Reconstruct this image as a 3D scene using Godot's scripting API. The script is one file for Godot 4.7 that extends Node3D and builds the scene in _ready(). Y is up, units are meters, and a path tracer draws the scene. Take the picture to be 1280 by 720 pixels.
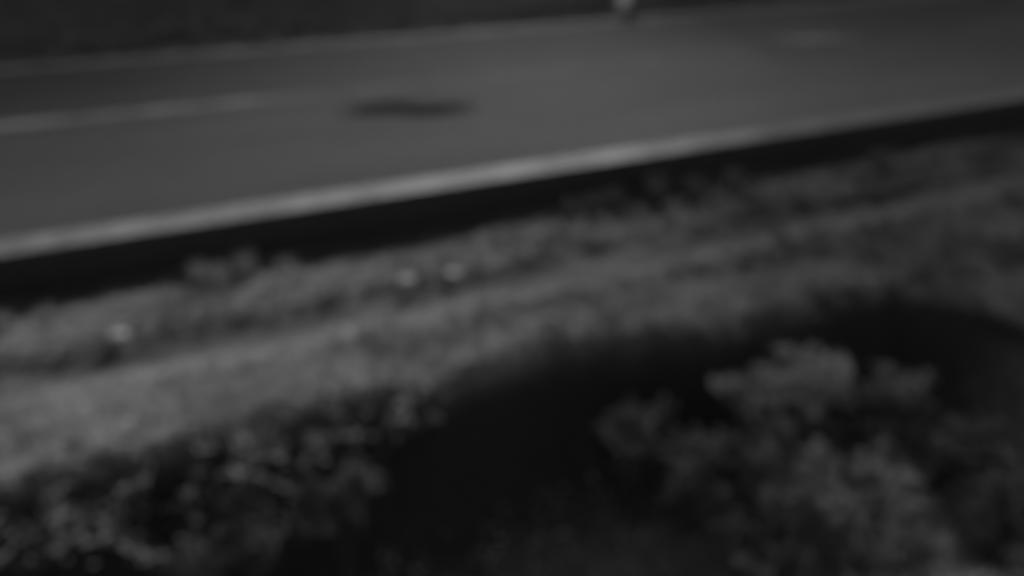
extends Node3D
# A road at night, seen out of focus in monochrome by a fixed camera on the near verge.
# World axes: x runs along the road, -z points across the road away from the camera, road surface y = 0.

const EDGE := -5.8          # near edge of the carriageway
const FAR_EDGE := -12.95    # far edge of the asphalt
const DROP := -0.27         # verge below the road

var rng := RandomNumberGenerator.new()
var n1 := FastNoiseLite.new()   # broad patches
var n2 := FastNoiseLite.new()   # fine patches

# ---------------------------------------------------------------- helpers
func numbered(called: String, parent: Node = self) -> String:
	if not parent.has_node(called):
		return called
	var i := 1
	while parent.has_node("%s_%03d" % [called, i]):
		i += 1
	return "%s_%03d" % [called, i]

func tag(o: Node, label := "", category := "", group := "", kind := "") -> Node:
	if label: o.set_meta("label", label)
	if category: o.set_meta("category", category)
	if group: o.set_meta("group", group)
	if kind: o.set_meta("kind", kind)
	return o

func thing(called: String, label: String, category: String, at: Vector3, turn := 0.0, group := "") -> Node3D:
	var o := Node3D.new()
	o.name = numbered(called)
	add_child(o, true)
	o.position = at
	o.rotation.y = turn
	tag(o, label, category, group)
	return o

func put(called: String, mesh: Mesh, m: Material, parent: Node = self) -> MeshInstance3D:
	var o := MeshInstance3D.new()
	o.name = numbered(called, parent)
	o.mesh = mesh
	if m: o.material_override = m
	parent.add_child(o, true)
	return o

func grey(v: float) -> Color:
	return Color(v, v, v)

func mat(v: float, rough := 0.9, spec := 0.3, vertex := false) -> StandardMaterial3D:
	var m := StandardMaterial3D.new()
	m.albedo_color = Color.WHITE if vertex else grey(v).linear_to_srgb()
	m.vertex_color_use_as_albedo = vertex
	m.roughness = rough
	m.metallic_specular = spec
	m.cull_mode = BaseMaterial3D.CULL_DISABLED
	return m

func noise_tex(freq: float, lo: float, hi: float, size := 512, normal := false, bump := 4.0) -> NoiseTexture2D:
	var f := FastNoiseLite.new()
	f.seed = 11
	f.noise_type = FastNoiseLite.TYPE_SIMPLEX
	f.fractal_octaves = 4
	f.frequency = freq
	var t := NoiseTexture2D.new()
	t.width = size; t.height = size
	t.seamless = true
	t.noise = f
	if normal:
		t.as_normal_map = true
		t.bump_strength = bump
	else:
		var g := Gradient.new()
		g.set_color(0, grey(lo)); g.set_color(1, grey(hi))
		t.color_ramp = g
	return t

func grid(xs: Array, zs: Array, height: Callable, shade: Callable, skirt := 0.0) -> ArrayMesh:
	var st := SurfaceTool.new()
	st.begin(Mesh.PRIMITIVE_TRIANGLES)
	for z in zs:
		for x in xs:
			st.set_color(grey(shade.call(x, z)))
			st.set_uv(Vector2(x, z))
			st.add_vertex(Vector3(x, height.call(x, z), z))
	var w := xs.size()
	for j in zs.size() - 1:
		for i in w - 1:
			var a := j * w + i
			for k in [a, a + 1, a + w, a + 1, a + w + 1, a + w]:
				st.add_index(k)
	st.generate_normals()
	return st.commit()

func span(a: float, b: float, step: float) -> Array:
	var r := []
	var n := int(ceil((b - a) / step - 0.001))
	for i in n:
		r.append(a + (b - a) * i / n)
	return r

# ---------------------------------------------------------------- the lie of the land
func crest(x: float) -> float:      # where the verge breaks off into the hollow
	var z := -3.5
	if x > 0.8: z = lerpf(-3.52, -3.30, smoothstep(1.6, 3.2, x))
	return z + 0.10 * n1.get_noise_2d(x * 6.0, 3.0) + 0.05 * n2.get_noise_2d(x * 6.0, 9.0)

func hollow(x: float, z: float) -> float:   # 0 on the verge, 1 at the bottom of the hollow
	var right := 4.75 + 0.5 * (z + 3.0) - x + 0.12 * n1.get_noise_2d(z * 6.0, 40.0)
	return smoothstep(0.0, 0.70, minf(z - crest(x), right))

func path_at(z: float, x: float) -> float:  # 1 on the trodden track
	var c := -4.40 + 0.05 * n1.get_noise_2d(x * 5.0, 77.0)
	return 1.0 - smoothstep(0.06, 0.36, absf(z - c))

func land(x: float, z: float) -> float:
	if z < FAR_EDGE - 0.01:
		var far := -0.04 + 0.05 * n1.get_noise_2d(x * 2.0, z * 2.0) + 0.012 * (FAR_EDGE - z)
		return minf(far, 0.4)
	if z < EDGE - 0.02:
		return -0.24
	var y := DROP + 0.045 * n1.get_noise_2d(x * 3.0, z * 6.0) + 0.02 * n2.get_noise_2d(x * 4.0, z * 4.0)
	y -= 0.05 * path_at(z, x)
	y -= 0.07 * smoothstep(-5.15, -5.5, z) * smoothstep(3.5, 0.5, x)
	y -= 0.9 * hollow(x, z)
	return y

func soil(x: float, z: float) -> float:
	if z < FAR_EDGE - 0.01:
		return 0.10
	var v := 0.085 + 0.03 * n1.get_noise_2d(x * 4.0, z * 6.0) + 0.03 * n2.get_noise_2d(x * 3.0, z * 3.0)
	v = lerpf(v, 0.035, 0.85 * path_at(z, x))
	v = lerpf(v * 1.6, 0.035, smoothstep(0.5, 5.5, x))  # light falloff painted in: paler at the left, dark at the right
	v = lerpf(v, 0.045, smoothstep(-5.2, -5.4, z))     # shadow of the road edge painted into the soil
	v = lerpf(v, lerpf(0.036, 0.13, smoothstep(0.6, 1.35, z - crest(x))), smoothstep(0.0, 0.25, hollow(x, z)))  # bank painted darker for its shade, floor paler where open to the sky
	return maxf(v, 0.02)

func asphalt(x: float, z: float) -> float:
	var v := 0.062 + 0.009 * n1.get_noise_2d(x * 1.5, z * 5.0) + 0.006 * n2.get_noise_2d(x * 5.0, z * 9.0)
	v -= 0.004 * smoothstep(1.0, -2.0, x)  # left end of the road painted darker, as if less lit
	for c in [-7.1, -8.6, -10.4, -11.8]:     # wheel tracks polished a little paler
		v += 0.005 * exp(-pow((z - c) / 0.3, 2.0))
	v -= 0.006 * smoothstep(-9.3, -9.7, z) + 0.010 * smoothstep(-9.3, -9.7, z) * smoothstep(5.0, -2.0, x)   # shade painted over the far lane, deepest at the left
	return v

func paint(x: float, z: float, wear: float) -> float:   # worn white paint over the asphalt
	var cover := clampf(1.0 - wear + 0.35 * n2.get_noise_2d(x * 9.0, z * 14.0) + 0.25 * n1.get_noise_2d(x * 6.0, z * 6.0), 0.0, 1.0)
	return lerpf(asphalt(x, z), 0.42, cover)

# ---------------------------------------------------------------- plants
func blade(st: SurfaceTool, foot: Vector3, dir: float, h: float, lean: float, w: float, v: float) -> void:
	var side := Vector3(cos(dir), 0, sin(dir)) * w * 0.5
	var out := Vector3(-sin(dir), 0, cos(dir))
	var prev_l := foot - side
	var prev_r := foot + side
	for i in 3:
		var t := (i + 1) / 3.0
		var c := foot + Vector3.UP * h * (t - 0.25 * lean * t * t) + out * h * lean * t * t
		var s := side * (1.0 - t * 0.9)
		var l := c - s
		var r := c + s
		st.set_color(grey(v))
		for p in [prev_l, l, prev_r, prev_r, l, r]:
			st.add_vertex(p)
		prev_l = l
		prev_r = r

func tuft_mesh(count: int, radius: float, h: float, w: float, lean: float) -> ArrayMesh:
	var st := SurfaceTool.new()
	st.begin(Mesh.PRIMITIVE_TRIANGLES)
	for i in count:
		var a := rng.randf() * TAU
		var r := radius * sqrt(rng.randf())
		blade(st, Vector3(cos(a) * r, -0.01, sin(a) * r), rng.randf() * TAU, h * rng.randf_range(0.5, 1.15), lean * rng.randf_range(0.2, 1.3), w * rng.randf_range(0.7, 1.3), rng.randf_range(0.75, 1.0))
	st.generate_normals()
	return st.commit()

func scatter(called: String, mesh: Mesh, m: Material, spots: Array) -> MultiMeshInstance3D:
	var mm := MultiMesh.new()
	mm.transform_format = MultiMesh.TRANSFORM_3D
	mm.use_colors = true
	mm.mesh = mesh
	mm.instance_count = spots.size()
	for i in spots.size():
		mm.set_instance_transform(i, spots[i][0])
		mm.set_instance_color(i, grey(spots[i][1]))
	var o := MultiMeshInstance3D.new()
	o.name = called
	o.multimesh = mm
	o.material_override = m
	add_child(o, true)
	return o

func leaf_shape(st: SurfaceTool, t: Transform3D, l: float, w: float, v: float) -> void:
	# a pointed oval, folded a little along its midrib and curled at the tip
	var rib := []
	var left := []
	var right := []
	for i in 5:
		var s := i / 4.0
		var half := w * 0.5 * sin(PI * pow(s, 0.8)) * (1.0 - 0.15 * s)
		var drop := -0.18 * l * s * s
		rib.append(Vector3(0, drop, l * s))
		left.append(Vector3(-half, drop + half * 0.35, l * s))
		right.append(Vector3(half, drop + half * 0.35, l * s))
	st.set_color(grey(v))
	for i in 4:
		for q in [[left[i], left[i + 1], rib[i], rib[i + 1]], [rib[i], rib[i + 1], right[i], right[i + 1]]]:
			for p in [q[0], q[1], q[2], q[2], q[1], q[3]]:
				st.add_vertex(t * p)

func small_leaf(st: SurfaceTool, t: Transform3D, l: float, w: float, v: float) -> void:
	var a := t * Vector3.ZERO
	var b := t * Vector3(-w * 0.5, w * 0.12, l * 0.5)
	var c := t * Vector3(w * 0.5, w * 0.12, l * 0.5)
	var d := t * Vector3(0, -l * 0.1, l)
	st.set_color(grey(v))
	for p in [a, b, c, c, b, d]:
		st.add_vertex(p)

func limb(st: SurfaceTool, a: Vector3, b: Vector3, ra: float, rb: float, v := 0.05) -> void:
	var d := (b - a).normalized()
	var u := d.cross(Vector3(0.31, 0.2, 0.93)).normalized()
	var w := d.cross(u)
	st.set_color(grey(v))
	for k in 6:
		var p := u * cos(TAU * k / 6) + w * sin(TAU * k / 6)
		var q := u * cos(TAU * (k + 1) / 6) + w * sin(TAU * (k + 1) / 6)
		for c in [a + p * ra, b + p * rb, a + q * ra, a + q * ra, b + p * rb, b + q * rb]:
			st.add_vertex(c)

func unit() -> Vector3:
	var z := rng.randf_range(-1, 1)
	var a := rng.randf() * TAU
	return Vector3(sqrt(1 - z * z) * cos(a), z, sqrt(1 - z * z) * sin(a))

func facing(dir: Vector3, at: Vector3, roll: float) -> Transform3D:
	var f := dir.normalized()
	var r := f.cross(Vector3.UP if absf(f.y) < 0.95 else Vector3.RIGHT).normalized()
	var u := r.cross(f)
	var b := Basis(r, u, f).rotated(f, roll)
	return Transform3D(b, at)

# a shrub of fine leaves: stems and a lumpy crown with gaps; lobes = [offset, radius] round the base point
func shrub(label: String, at: Vector3, lobes: Array, per: int, size: float, v: float, m: Material, wood: Material, group: String) -> Node3D:
	var t := thing("shrub", label, "shrub", at, 0.0, group)
	var stems := SurfaceTool.new()
	stems.begin(Mesh.PRIMITIVE_TRIANGLES)
	var st := SurfaceTool.new()
	st.begin(Mesh.PRIMITIVE_TRIANGLES)
	for lobe in lobes:
		var c: Vector3 = lobe[0]
		var r: float = lobe[1]
		var knee := Vector3(c.x * 0.35, c.y * 0.5, c.z * 0.35)
		limb(stems, Vector3(c.x * 0.08, -0.06, c.z * 0.08), knee, 0.014, 0.010)
		limb(stems, knee, c, 0.010, 0.005)
		for k in int(16 * r / 0.3) + 6:       # twigs, each with a spray of leaves
			var dir := unit()
			dir.y = dir.y * 0.8 + 0.2
			var tip := c + dir * r * rng.randf_range(0.5, 0.92)
			limb(stems, c, tip, 0.004, 0.002)
			var tone := v * rng.randf_range(0.65, 1.25)
			for i in per:
				var along := pow(rng.randf(), 0.6)
				var p := c.lerp(tip, along) + unit() * r * 0.24 * rng.randf()
				small_leaf(st, facing(unit() + dir * 0.7 + Vector3.UP * 0.2, p, rng.randf() * TAU), size * rng.randf_range(0.6, 1.3), size * 0.6, tone * rng.randf_range(0.8, 1.2))
	stems.generate_normals()
	st.generate_normals()
	put("stem", stems.commit(), wood, t)
	tag(put("foliage", st.commit(), m, t), "", "", "", "stuff")
	return t

# a shrub with broad leaves, each leaf a piece of its own
func broad_shrub(label: String, at: Vector3, tips: Array, leaf_meshes: Array, m: Material, wood: Material, group: String) -> Node3D:
	var t := thing("broad_leaved_shrub", label, "shrub", at, 0.0, group)
	var fine := SurfaceTool.new()
	fine.begin(Mesh.PRIMITIVE_TRIANGLES)
	for tip in tips:
		var st := SurfaceTool.new()
		st.begin(Mesh.PRIMITIVE_TRIANGLES)
		var prev := Vector3(tip.x * 0.1, -0.05, tip.z * 0.1)
		var way := []
		for i in 5:
			var s := (i + 1) / 5.0
			var p := Vector3(tip.x * pow(s, 1.3), tip.y * s, tip.z * pow(s, 1.3)) + unit() * 0.012
			limb(st, prev, p, 0.009 * (1.15 - s) + 0.0015, 0.009 * (0.95 - s * 0.9) + 0.0012)
			way.append(p)
			prev = p
		st.generate_normals()
		put("stem", st.commit(), wood, t)
		for k in 46:
			var p: Vector3 = (way[1 + rng.randi() % 4] as Vector3) + unit() * 0.13 * rng.randf()
			small_leaf(fine, facing(unit() + Vector3.UP * 0.3, p, rng.randf() * TAU), rng.randf_range(0.025, 0.05), 0.022, rng.randf_range(0.05, 0.10))
		for k in 17:
			var s := 1.0 - pow(rng.randf(), 1.5) * 0.8
			var f: float = s * 5.0 - 1.0
			var i := clampi(int(floor(f)), 0, 3)
			var p: Vector3 = (way[i] as Vector3).lerp(way[i + 1], clampf(f - i, 0.0, 1.0))
			var a := k * 2.4 + rng.randf_range(-0.4, 0.4)
			var dir := Vector3(cos(a), rng.randf_range(-0.25, 0.75), sin(a))
			var o := put("leaf", leaf_meshes[rng.randi() % leaf_meshes.size()], m, t)
			var sc := rng.randf_range(0.65, 1.25) * (1.15 - 0.45 * s)
			var x := facing(dir, p, rng.randf_range(-0.6, 0.6))
			o.transform = Transform3D(x.basis.scaled_local(Vector3.ONE * sc), p)
	fine.generate_normals()
	tag(put("foliage", fine.commit(), m, t), "", "", "", "stuff")
	return t

# an added shade tree, out of view: tapered trunk, limbs and a crown of leaf sprays with gaps
func added_tree(label: String, at: Vector3, h: float, r: float, m: Material, wood: Material) -> void:
	var foot := Vector3(at.x, land(at.x, at.z), at.z)
	var t := thing("added_shade_tree", label, "tree", foot, 0.0, "unseen trees added to shade the road")
	var st := SurfaceTool.new()
	st.begin(Mesh.PRIMITIVE_TRIANGLES)
	var crown := SurfaceTool.new()
	crown.begin(Mesh.PRIMITIVE_TRIANGLES)
	var fork := Vector3(rng.randf_range(-0.2, 0.2), h * 0.3, rng.randf_range(-0.2, 0.2))
	limb(st, Vector3(0, -0.2, 0), fork * 0.5, 0.26, 0.2)
	limb(st, fork * 0.5, fork, 0.2, 0.17)
	for k in 60:
		var d := unit()
		d.y = d.y * 0.9 + 0.1
		var c := Vector3(d.x * r, h * 0.56 + d.y * h * 0.42, d.z * r) * Vector3(1, 1, 1)
		var s := pow(rng.randf(), 0.4)
		c = Vector3(c.x * s, h * 0.56 + (c.y - h * 0.56) * s, c.z * s)
		limb(st, fork, c, 0.05, 0.012)
		var tone := rng.randf_range(0.04, 0.08)
		for i in 170:
			var p := c + unit() * r * 0.32 * pow(rng.randf(), 0.5)
			small_leaf(crown, facing(unit() + Vector3.DOWN * 0.3, p, rng.randf() * TAU), rng.randf_range(0.3, 0.55), 0.32, tone * rng.randf_range(0.8, 1.2))
	st.generate_normals()
	crown.generate_normals()
	put("trunk", st.commit(), wood, t)
	tag(put("crown", crown.commit(), m, t), "", "", "", "stuff")

func _ready() -> void:
	rng.seed = 20230404
	n1.seed = 5; n1.frequency = 0.22; n1.fractal_octaves = 3
	n2.seed = 9; n2.frequency = 1.1; n2.fractal_octaves = 3

	# ---- camera: slightly defocused lens, looking down across the road
	var cam := Camera3D.new()
	cam.name = "camera"
	cam.position = Vector3(0, 2.6, 0)
	cam.rotation_degrees = Vector3(-32, -21.5, 0)
	cam.fov = 46.7
	cam.near = 0.05
	cam.far = 1500.0
	var lens := CameraAttributesPhysical.new()
	lens.frustum_focal_length = 27.8
	lens.frustum_focus_distance = 0.35
	lens.frustum_near = 0.05
	lens.frustum_far = 1500.0
	lens.exposure_aperture = 2.6
	cam.attributes = lens
	add_child(cam)
	cam.current = true

	# ---- night sky and a low cold moon beyond the road
	var we := WorldEnvironment.new()
	we.name = "world_environment"
	var env := Environment.new()
	env.background_mode = Environment.BG_SKY
	var sky := Sky.new()
	var ps := ProceduralSkyMaterial.new()
	ps.sky_top_color = grey(0.20)
	ps.sky_horizon_color = grey(0.34)
	ps.sky_curve = 0.12
	ps.ground_bottom_color = grey(0.10)
	ps.ground_horizon_color = grey(0.28)
	ps.sun_angle_max = 1.0
	sky.sky_material = ps
	env.sky = sky
	env.background_energy_multiplier = 1.75
	env.tonemap_mode = Environment.TONE_MAPPER_LINEAR
	env.tonemap_exposure = 3.5
	env.sdfgi_enabled = true
	env.ssao_enabled = true
	env.ssil_enabled = true
	we.environment = env
	add_child(we)

	var sun := DirectionalLight3D.new()
	sun.name = "moonlight"
	sun.light_energy = 1.0
	sun.light_color = Color(1, 1, 1)
	sun.light_angular_distance = 12.0
	sun.shadow_enabled = true
	var az := deg_to_rad(25.0)      # to the right of straight across the road
	var el := deg_to_rad(24.0)
	var to_light := Vector3(sin(az) * cos(el), sin(el), -cos(az) * cos(el))
	add_child(sun)
	sun.look_at_from_position(Vector3.ZERO, -to_light, Vector3.UP)

	# ---- materials
	var m_ground := mat(0, 0.95, 0.2, true)
	m_ground.normal_enabled = true
	m_ground.normal_texture = noise_tex(0.03, 0, 1, 512, true, 8.0)
	m_ground.normal_scale = 0.8
	m_ground.uv1_triplanar = true
	m_ground.uv1_world_triplanar = true
	m_ground.uv1_scale = Vector3.ONE * 1.1
	m_ground.albedo_texture = noise_tex(0.02, 0.72, 1.0)
	var m_road := mat(0, 0.95, 0.14, true)
	m_road.uv1_triplanar = true
	m_road.uv1_world_triplanar = true
	m_road.uv1_scale = Vector3.ONE * 0.9
	m_road.albedo_texture = noise_tex(0.12, 0.68, 1.0)
	m_road.roughness_texture = noise_tex(0.01, 0.93, 1.0)
	m_road.normal_enabled = true
	m_road.normal_texture = noise_tex(0.14, 0, 1, 512, true, 6.0)
	m_road.normal_scale = 0.5
	var m_paint := mat(0, 0.95, 0.2, true)
	m_paint.albedo_texture = m_road.albedo_texture
	m_paint.uv1_triplanar = true
	m_paint.uv1_world_triplanar = true
	m_paint.uv1_scale = Vector3.ONE * 1.3
	var m_grass := mat(0, 0.9, 0.2, true)
	m_grass.backlight_enabled = true
	m_grass.backlight = grey(0.35)
	var m_dark_grass := mat(0, 0.8, 0.2, true)
	var m_leaf := mat(0, 0.85, 0.2, true)
	m_leaf.backlight_enabled = true
	m_leaf.backlight = grey(0.3)
	var m_wood := mat(0, 0.9, 0.2, true)
	var m_stone := mat(0, 0.85, 0.3, true)
	m_stone.albedo_texture = m_ground.albedo_texture
	m_stone.uv1_triplanar = true
	m_stone.uv1_scale = Vector3.ONE * 6.0

	# ---- the setting: ground sheet to the horizon, with the hollow in front
	var xs: Array = [-800.0, -300.0, -120.0, -60.0, -30.0, -15.0] + span(-9.0, -3.0, 0.3) + span(-3.0, 6.0, 0.06) + span(6.0, 15.0, 0.2) + [15.0, 17.0, 20.0, 25.0, 35.0, 60.0, 120.0, 300.0, 800.0]
	var zs: Array = [-800.0, -300.0, -120.0, -70.0, -45.0, -32.0, -25.0] + span(-21.0, FAR_EDGE - 0.02, 0.4) + [FAR_EDGE - 0.02, FAR_EDGE + 0.02, EDGE - 0.03, EDGE + 0.01] + span(EDGE + 0.06, -1.0, 0.05) + span(-1.0, 3.0, 0.2) + [3.0, 4.0, 6.0, 10.0, 20.0, 50.0, 120.0, 300.0, 800.0]
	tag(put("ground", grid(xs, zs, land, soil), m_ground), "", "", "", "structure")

	# ---- road: a slab whose near side stands above the verge
	var rx: Array = [-400.0, -150.0, -60.0, -30.0, -15.0] + span(-8.0, 20.0, 0.12) + [20.0, 24.0, 30.0, 45.0, 80.0, 160.0, 400.0]
	var rz: Array = span(FAR_EDGE, EDGE - 0.02, 0.11) + [EDGE - 0.02, EDGE - 0.004, EDGE, EDGE + 0.012, EDGE + 0.02]
	var road_height := func(x: float, z: float) -> float:
		var worn := 0.012 * n2.get_noise_2d(x * 2.0, 50.0)
		if z > EDGE + 0.015: return -0.34
		if z > EDGE + 0.006: return -0.10 + worn
		if z > EDGE - 0.002: return -0.012 + worn
		if z > EDGE - 0.01: return -0.003
		return 0.0
	var road := put("road", grid(rx, rz, road_height, asphalt), m_road)
	tag(road, "", "", "", "structure")
	var flat := func(_x: float, _z: float) -> float: return 0.004
	var lx: Array = [-60.0, -30.0, -15.0] + span(-8.0, 20.0, 0.06) + [20.0, 30.0, 60.0]
	var near_line := put("edge_line", grid(lx, span(-6.12, -5.815, 0.03) + [-5.815], flat, func(x, z): return paint(x, z, 0.72 - 0.24 * smoothstep(-1.5, 2.0, x) + 0.62 * smoothstep(2.6, 6.5, x))), m_paint, road)
	tag(near_line, "worn pale line along the near edge of the road")
	var mid_line := put("centre_line", grid(lx, span(-9.66, -9.43, 0.03) + [-9.43], flat, func(x, z): return paint(x, z, 0.70 + 0.34 * smoothstep(-2.4, 2.6, x))), m_paint, road)
	tag(mid_line, "faded line between the two lanes, worn away towards the right")
	var far_line := put("far_edge_line", grid(lx, span(-12.80, -12.54, 0.03) + [-12.54], flat, func(x, z): return paint(x, z, 0.64)), m_paint, road)
	tag(far_line, "faint line along the far edge of the road")
	# an oil stain and a paler scuffed patch, each fading into the asphalt round it
	var stain := func(x: float, z: float) -> float:
		var q := Vector2((x - 1.58) / 0.5, (z + 8.55) / 0.27).length()
		var p := Vector2((x - 2.18) / 0.52, (z + 8.27) / 0.25).length()
		var k := 1.0 - smoothstep(0.5, 1.4, minf(q, p) + 0.18 * n2.get_noise_2d(x * 6.0, z * 6.0))
		return lerpf(asphalt(x, z), 0.014, k * 0.95)
	var m_oil := mat(0, 1.0, 0.0, true)
	var oil_mesh := SurfaceTool.new()
	oil_mesh.begin(Mesh.PRIMITIVE_TRIANGLES)
	for i in 90:
		for j in 50:
			var x := 0.6 + i * 0.03
			var z := -9.15 + j * 0.03
			if stain.call(x + 0.015, z + 0.015) > asphalt(x, z) * 0.86: continue
			for q in [[0, 0], [1, 0], [0, 1], [1, 0], [1, 1], [0, 1]]:
				var p := Vector3(x + q[0] * 0.03, 0.004, z + q[1] * 0.03)
				oil_mesh.set_color(grey(stain.call(p.x, p.z)))
				oil_mesh.set_normal(Vector3.UP)
				oil_mesh.add_vertex(p)
	tag(put("oil_stain", oil_mesh.commit(), m_oil, road), "dark double oil stain on the near lane")
	var scuff := func(x: float, z: float) -> float:
		var q := Vector2((x - 9.9) / 1.0, (z + 9.75 + (x - 9.9) * -0.3) / 0.38).length()
		return lerpf(asphalt(x, z), 0.24, 0.8 * (1.0 - smoothstep(0.2, 1.2, q + 0.3 * n2.get_noise_2d(x * 5.0, z * 5.0))))
	tag(put("worn_patch", grid(span(8.4, 11.4, 0.06), span(-10.7, -8.8, 0.06), flat, scuff), m_road, road), "pale scuffed patch on the road towards the right")

	# ---- trees added out of view beyond the far verge: they keep the moon off the far lane and both ends of the road
	var m_tree := mat(0, 0.85, 0.2, true)
	var trees := [
		[Vector3(1.0, 0, -45.0), 21.5, 5.4, "unseen round tree added to shade the road, leftmost of the row"],
		[Vector3(8.5, 0, -46.0), 20.5, 4.8, "unseen tree added to shade the road, second from the left of the row"],
		[Vector3(15.5, 0, -45.0), 18.6, 4.6, "lower unseen tree added for shade, at the left of the dip in the row"],
		[Vector3(22.0, 0, -45.0), 18.8, 4.4, "lower unseen tree added for shade, at the right of the dip in the row"],
		[Vector3(29.5, 0, -45.0), 22.5, 5.6, "tallest unseen tree added for shade, right of the dip in the row"],
		[Vector3(38.0, 0, -46.0), 22.0, 6.4, "unseen spreading tree added for shade at the right end of the row"],
	]
	for a in trees:
		added_tree(a[3], a[0], a[1], a[2], m_tree, m_wood)

	# ---- marker post on the far verge
	# a thin bowed strip of translucent plastic with turned edges
	var post := thing("marker_post", "pale marker post standing in the grass beyond the far edge of the road", "post", Vector3(8.05, land(8.05, -13.75), -13.75), -0.5)
	var m_post := mat(0.5, 0.7, 0.2)
	m_post.backlight_enabled = true
	m_post.backlight = grey(0.55)
	var pst := SurfaceTool.new()
	pst.begin(Mesh.PRIMITIVE_TRIANGLES)
	var bow := []
	for k in 13:
		var u := (k - 6) / 6.0
		bow.append(Vector3(0.115 * u, 0, -0.05 * u * u + (0.012 if absi(k - 6) == 6 else 0.0)))
	for k in 12:
		var a: Vector3 = bow[k]
		var b: Vector3 = bow[k + 1]
		for y in 6:
			var lo := -0.1 + y * 0.16
			var hi := lo + 0.16
			for p in [a + Vector3.UP * lo, a + Vector3.UP * hi, b + Vector3.UP * lo, b + Vector3.UP * lo, a + Vector3.UP * hi, b + Vector3.UP * hi]:
				pst.add_vertex(p)
	pst.index()
	pst.generate_normals()
	put("shaft", pst.commit(), m_post, post)
	var cst := SurfaceTool.new()
	cst.begin(Mesh.PRIMITIVE_TRIANGLES)
	for k in 12:     # rounded head closing the top of the strip
		var a: Vector3 = bow[k] + Vector3.UP * 0.86
		var b: Vector3 = bow[k + 1] + Vector3.UP * 0.86
		var at := a + Vector3.UP * 0.07 * sqrt(maxf(0.0, 1.0 - pow((k - 6) / 6.0, 2.0)))
		var bt := b + Vector3.UP * 0.07 * sqrt(maxf(0.0, 1.0 - pow((k - 5) / 6.0, 2.0)))
		for p in [a, at, b, b, at, bt]:
			cst.add_vertex(p)
	cst.generate_normals()
	put("cap", cst.commit(), m_post, post)

	# ---- grass
	var short := tuft_mesh(16, 0.07, 0.075, 0.006, 0.9)
	var rank := tuft_mesh(18, 0.09, 0.20, 0.008, 0.8)
	var spots := []
	var rank_spots := []
	for i in 26000:
		var x := rng.randf_range(-4.0, 13.0)
		var z := rng.randf_range(EDGE + 0.12, -1.0)
		if x > 5.0 and rng.randf() < 0.3: continue
		var h := hollow(x, z)
		if h > 0.10: continue
		if x < -0.5 and z > -2.4: continue
		if path_at(z, x) > 0.3 and rng.randf() < 0.88: continue
		var patch := n1.get_noise_2d(x * 5.0, z * 8.0)
		var dry_and_lit := clampf(0.90 + 0.9 * n1.get_noise_2d(x * 3.0, z * 4.5) + 0.3 * patch - 0.65 * smoothstep(0.2, 5.0, x), 0.0, 1.0)  # random dry patches, with light fading to the right painted in
		var v := lerpf(0.04, 0.27 + 0.09 * smoothstep(1.0, -1.0, x), dry_and_lit) * rng.randf_range(0.88, 1.12)  # left end painted brighter, as if better lit
		var near_road := smoothstep(-5.10, -5.42, z)
		var s := rng.randf_range(0.65, 1.05) * (1.0 - 0.55 * path_at(z, x)) * (1.0 - 0.7 * near_road)
		var t := Transform3D(Basis(Vector3.UP, rng.randf() * TAU).scaled(Vector3(s, s * (1.0 + 0.3 * patch), s)), Vector3(x, land(x, z), z))
		if rng.randf() < 0.03 + 0.20 * smoothstep(3.5, 6.5, x) and path_at(z, x) < 0.2 and near_road < 0.3:
			rank_spots.append([t.scaled_local(Vector3.ONE * 0.8), v * 0.8])
		else:
			spots.append([t, v])
	tag(scatter("verge_grass", short, m_grass, spots), "short dry grass covering the verge between road and hollow, painted paler to the left as if better lit", "grass", "", "stuff")
	tag(scatter("rank_grass", rank, m_grass, rank_spots), "longer rank grass on the right of the verge, painted darker where the light falls off", "grass", "", "stuff")
	var far_spots := []
	for i in 9000:
		var x := rng.randf_range(-14.0, 26.0)
		var z := FAR_EDGE - 0.12 - 9.0 * pow(rng.randf(), 1.5)
		var s := rng.randf_range(0.6, 1.3) * (0.45 + 0.9 * smoothstep(0.0, 1.2, FAR_EDGE - z))
		far_spots.append([Transform3D(Basis(Vector3.UP, rng.randf() * TAU).scaled(Vector3(s * 1.6, s, s * 1.6)), Vector3(x, land(x, z), z)), rng.randf_range(0.10, 0.16)])
	tag(scatter("far_verge_grass", rank, m_dark_grass, far_spots), "dark rough grass on the verge beyond the far edge line", "grass", "", "stuff")

	# leaf litter on the floor of the hollow
	var bit := SurfaceTool.new()
	bit.begin(Mesh.PRIMITIVE_TRIANGLES)
	leaf_shape(bit, Transform3D(), 0.05, 0.03, 1.0)
	bit.generate_normals()
	var litter := []
	for i in 5000:
		var x := rng.randf_range(-2.5, 5.2)
		var z := rng.randf_range(-3.4, -0.5)
		if hollow(x, z) < 0.3 or z < crest(x) + 0.6: continue
		var b := Basis.from_euler(Vector3(rng.randf_range(-0.5, 0.5), rng.randf() * TAU, rng.randf_range(-0.5, 0.5))).scaled(Vector3.ONE * rng.randf_range(0.5, 1.2))
		litter.append([Transform3D(b, Vector3(x, land(x, z) + 0.012, z)), rng.randf_range(0.05, 0.24)])
	tag(scatter("leaf_litter", bit.commit(), m_wood, litter), "dark fallen leaves on the floor of the hollow", "leaf litter", "", "stuff")

	var weeds := []
	for i in 420:
		var x := rng.randf_range(-1.0, 5.4)
		var z := rng.randf_range(-3.3, -0.4)
		if hollow(x, z) < 0.25 or z < crest(x) + 0.8: continue
		var k := rng.randf_range(0.25, 0.75)
		weeds.append([Transform3D(Basis(Vector3.UP, rng.randf() * TAU).scaled(Vector3(k * 1.3, k, k * 1.3)), Vector3(x, land(x, z), z)), rng.randf_range(0.03, 0.07)])
	tag(scatter("hollow_weeds", rank, m_grass, weeds), "sparse dark weeds on the floor of the hollow", "weeds", "", "stuff")

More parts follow.
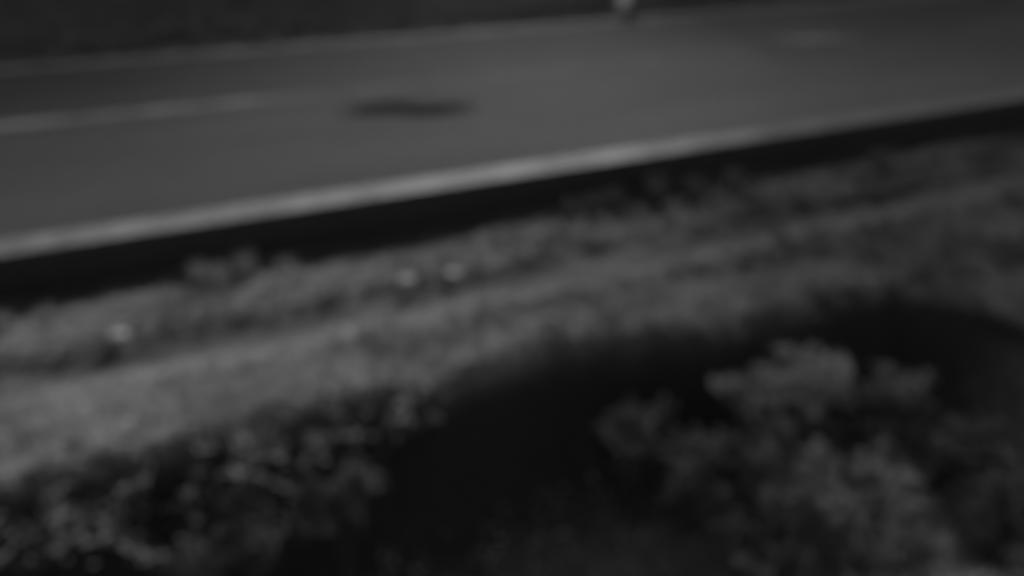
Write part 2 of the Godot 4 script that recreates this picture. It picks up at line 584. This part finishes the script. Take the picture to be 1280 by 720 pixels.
	# tufts that stand up in front of the dark road edge, one by one
	var tufts := [
		[-2.02, -5.20, 0.13, "small grass tuft at the left end of the dark road edge"],
		[-1.72, -5.22, 0.12, "small grass tuft second from the left below the dark road edge"],
		[-0.66, -5.42, 0.20, "wide pale grass tuft reaching halfway up the dark road edge on the left"],
		[-0.50, -5.36, 0.17, "grass tuft leaning against the wide pale tuft on the left"],
		[-0.30, -5.42, 0.22, "thin upright grass tuft between two dark gaps at the left road edge"],
		[0.02, -5.38, 0.13, "low grass tuft just right of the two dark gaps at the road edge"],
		[2.75, -5.45, 0.15, "short grass tuft where the dark road edge begins to narrow"],
		[2.98, -5.45, 0.18, "grass tuft left of the tallest tuft at the middle road edge"],
		[3.22, -5.47, 0.20, "rounded grass tuft with a dark gap on its right at the middle road edge"],
		[3.72, -5.47, 0.26, "tallest tapering grass tuft at the middle of the road edge"],
		[4.15, -5.45, 0.18, "grass tuft right of the tallest tuft at the middle road edge"],
		[4.62, -5.42, 0.20, "pair-topped grass tuft below the road edge right of the middle"],
		[6.6, -5.35, 0.18, "dim grass tuft below the road edge on the far right"],
	]
	for a in tufts:
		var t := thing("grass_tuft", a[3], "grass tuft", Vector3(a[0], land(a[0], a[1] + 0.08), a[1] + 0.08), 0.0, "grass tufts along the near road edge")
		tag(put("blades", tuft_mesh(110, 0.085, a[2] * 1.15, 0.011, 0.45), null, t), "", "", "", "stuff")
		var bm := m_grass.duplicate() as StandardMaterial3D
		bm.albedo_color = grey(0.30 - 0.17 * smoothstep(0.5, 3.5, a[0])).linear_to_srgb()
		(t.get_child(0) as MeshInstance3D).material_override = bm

	# pale stones on the verge
	var stones := [
		[-1.22, -4.68, 0.055, "pale round stone in the grass above the trodden track at the far left"],
		[0.90, -4.62, 0.052, "pale stone in the grass beside the trodden track, left of a pair"],
		[1.29, -4.62, 0.046, "smaller pale stone in the grass beside the trodden track, right of a pair"],
	]
	for a in stones:
		var st := SurfaceTool.new()
		st.begin(Mesh.PRIMITIVE_TRIANGLES)
		var seed_at := rng.randf() * 50.0
		var point := func(i: int, j: int) -> Vector3:
			var th := PI * j / 8.0
			var ph := TAU * i / 12.0
			var d := Vector3(sin(th) * cos(ph), cos(th), sin(th) * sin(ph))
			return d * a[2] * (1.0 + 0.35 * n2.get_noise_3d(d.x + seed_at, d.y, d.z)) * Vector3(1.3, 0.38, 1.2)
		st.set_color(grey(0.30))
		for j in 8:
			for i in 12:
				for q in [[i, j], [i + 1, j], [i, j + 1], [i + 1, j], [i + 1, j + 1], [i, j + 1]]:
					st.add_vertex(point.call(q[0] % 12, q[1]))
		st.index()
		st.generate_normals()
		var o := put("stone", st.commit(), m_stone)
		o.position = Vector3(a[0], land(a[0], a[1]) + (0.055), a[1])
		tag(o, a[3], "stone", "pale stones on the verge")

	# ---- shrubs in the hollow
	var leaf_meshes := []
	for i in 5:
		var st := SurfaceTool.new()
		st.begin(Mesh.PRIMITIVE_TRIANGLES)
		leaf_shape(st, Transform3D(), rng.randf_range(0.085, 0.115), rng.randf_range(0.045, 0.065), rng.randf_range(0.045, 0.085))
		st.generate_normals()
		leaf_meshes.append(st.commit())
	var left := [
		[Vector3(-1.50, 0, -3.18), 0.60, "broad leaved shrub cut off by the left edge of the picture"],
		[Vector3(-0.85, 0, -3.0), 0.60, "broad leaved shrub with the brightest leaves, second from the left"],
		[Vector3(-0.15, 0, -3.15), 0.52, "broad leaved shrub below the bank, third from the left"],
		[Vector3(0.38, 0, -3.22), 0.46, "dim broad leaved shrub beside the dark opening of the hollow"],
	]
	for a in left:
		var p: Vector3 = a[0]
		var ground := land(p.x, p.z)
		var top: float = -0.20 - ground
		var tips := []
		for k in 16:
			var an := k * 2.4
			var r: float = a[1] * sqrt((k + 0.5) / 16.0)
			tips.append(Vector3(cos(an) * r, top * rng.randf_range(0.45, 1.18), sin(an) * r * 0.6))
		broad_shrub(a[2], Vector3(p.x, ground, p.z), tips, leaf_meshes, m_leaf, m_wood, "broad leaved shrubs on the left")

	for a in [
		[Vector3(-0.25, 0, -3.25), 0.24, 0.07, "dim low shrub of fine leaves behind the broad leaved shrubs, under the bank"],
		[Vector3(0.02, 0, -2.78), 0.30, 0.09, "dim fine leaved shrub on the left, nearest the bare floor of the hollow"],
		[Vector3(-0.50, 0, -2.55), 0.28, 0.07, "dark fine leaved shrub at the bottom of the left hand group"],
		[Vector3(0.30, 0, -3.22), 0.26, 0.07, "dim fine leaved shrub at the right end of the left hand group"],
	]:
		var p: Vector3 = a[0]
		var g := land(p.x, p.z)
		var lobes := []
		for k in 4:
			lobes.append([Vector3(rng.randf_range(-0.2, 0.2), -0.40 - g + rng.randf_range(-0.12, 0.06), rng.randf_range(-0.08, 0.1)), a[1] * rng.randf_range(0.5, 0.8)])
		shrub(a[3], Vector3(p.x, g, p.z), lobes, 30, 0.03, a[2], m_leaf, m_wood, "low shrubs under the bank")

	var right := [
		[Vector3(3.33, 0, -2.62), -0.13, 0.40, 0.23, "roundest pale shrub, highest of those in the hollow on the right"],
		[Vector3(2.74, 0, -2.62), -0.20, 0.24, 0.19, "small pale shrub against the left of the roundest shrub"],
		[Vector3(3.66, 0, -2.26), -0.18, 0.26, 0.11, "small shrub against the right of the roundest shrub"],
		[Vector3(2.66, 0, -2.12), -0.30, 0.42, 0.17, "shrub below the roundest shrub, in the middle of the right hand group"],
		[Vector3(2.98, 0, -1.62), -0.24, 0.46, 0.165, "tall shrub nearest the lower right corner"],
		[Vector3(2.85, 0, -1.15), -0.26, 0.42, 0.13, "shrub cut off by the bottom edge of the picture on the right"],
		[Vector3(4.05, 0, -1.95), -0.40, 0.34, 0.065, "dark shrub by the right edge of the picture, beside the roundest shrub"],
		[Vector3(3.75, 0, -1.35), -0.46, 0.34, 0.065, "dark shrub cut off by the right edge of the picture near the lower corner"],
		[Vector3(1.98, 0, -2.72), -0.30, 0.28, 0.09, "dim low shrub at the left end of the right hand group"],
		[Vector3(2.20, 0, -2.35), -0.34, 0.34, 0.09, "dim low shrub below the left end of the right hand group"],
		[Vector3(2.28, 0, -1.80), -0.48, 0.34, 0.06, "dark low shrub between the middle shrub and the bare floor of the hollow"],
	]
	for a in right:
		var p: Vector3 = a[0]
		var g := land(p.x, p.z)
		var r: float = a[2]
		var c: float = a[1] - g - r * 0.75
		var lobes := [[Vector3(0, c, 0), r * 0.75]]
		for k in 5:
			var an := k * 1.256 + rng.randf_range(-0.3, 0.3)
			lobes.append([Vector3(cos(an) * r * 0.6, c + rng.randf_range(-0.35, 0.25) * r, sin(an) * r * 0.6), r * rng.randf_range(0.4, 0.58)])
		lobes.append([Vector3(0, c * 0.45, 0), r * 0.7])
		shrub(a[4], Vector3(p.x, g, p.z), lobes, 40, 0.026, a[3], m_leaf, m_wood, "fine leaved shrubs in the hollow on the right")
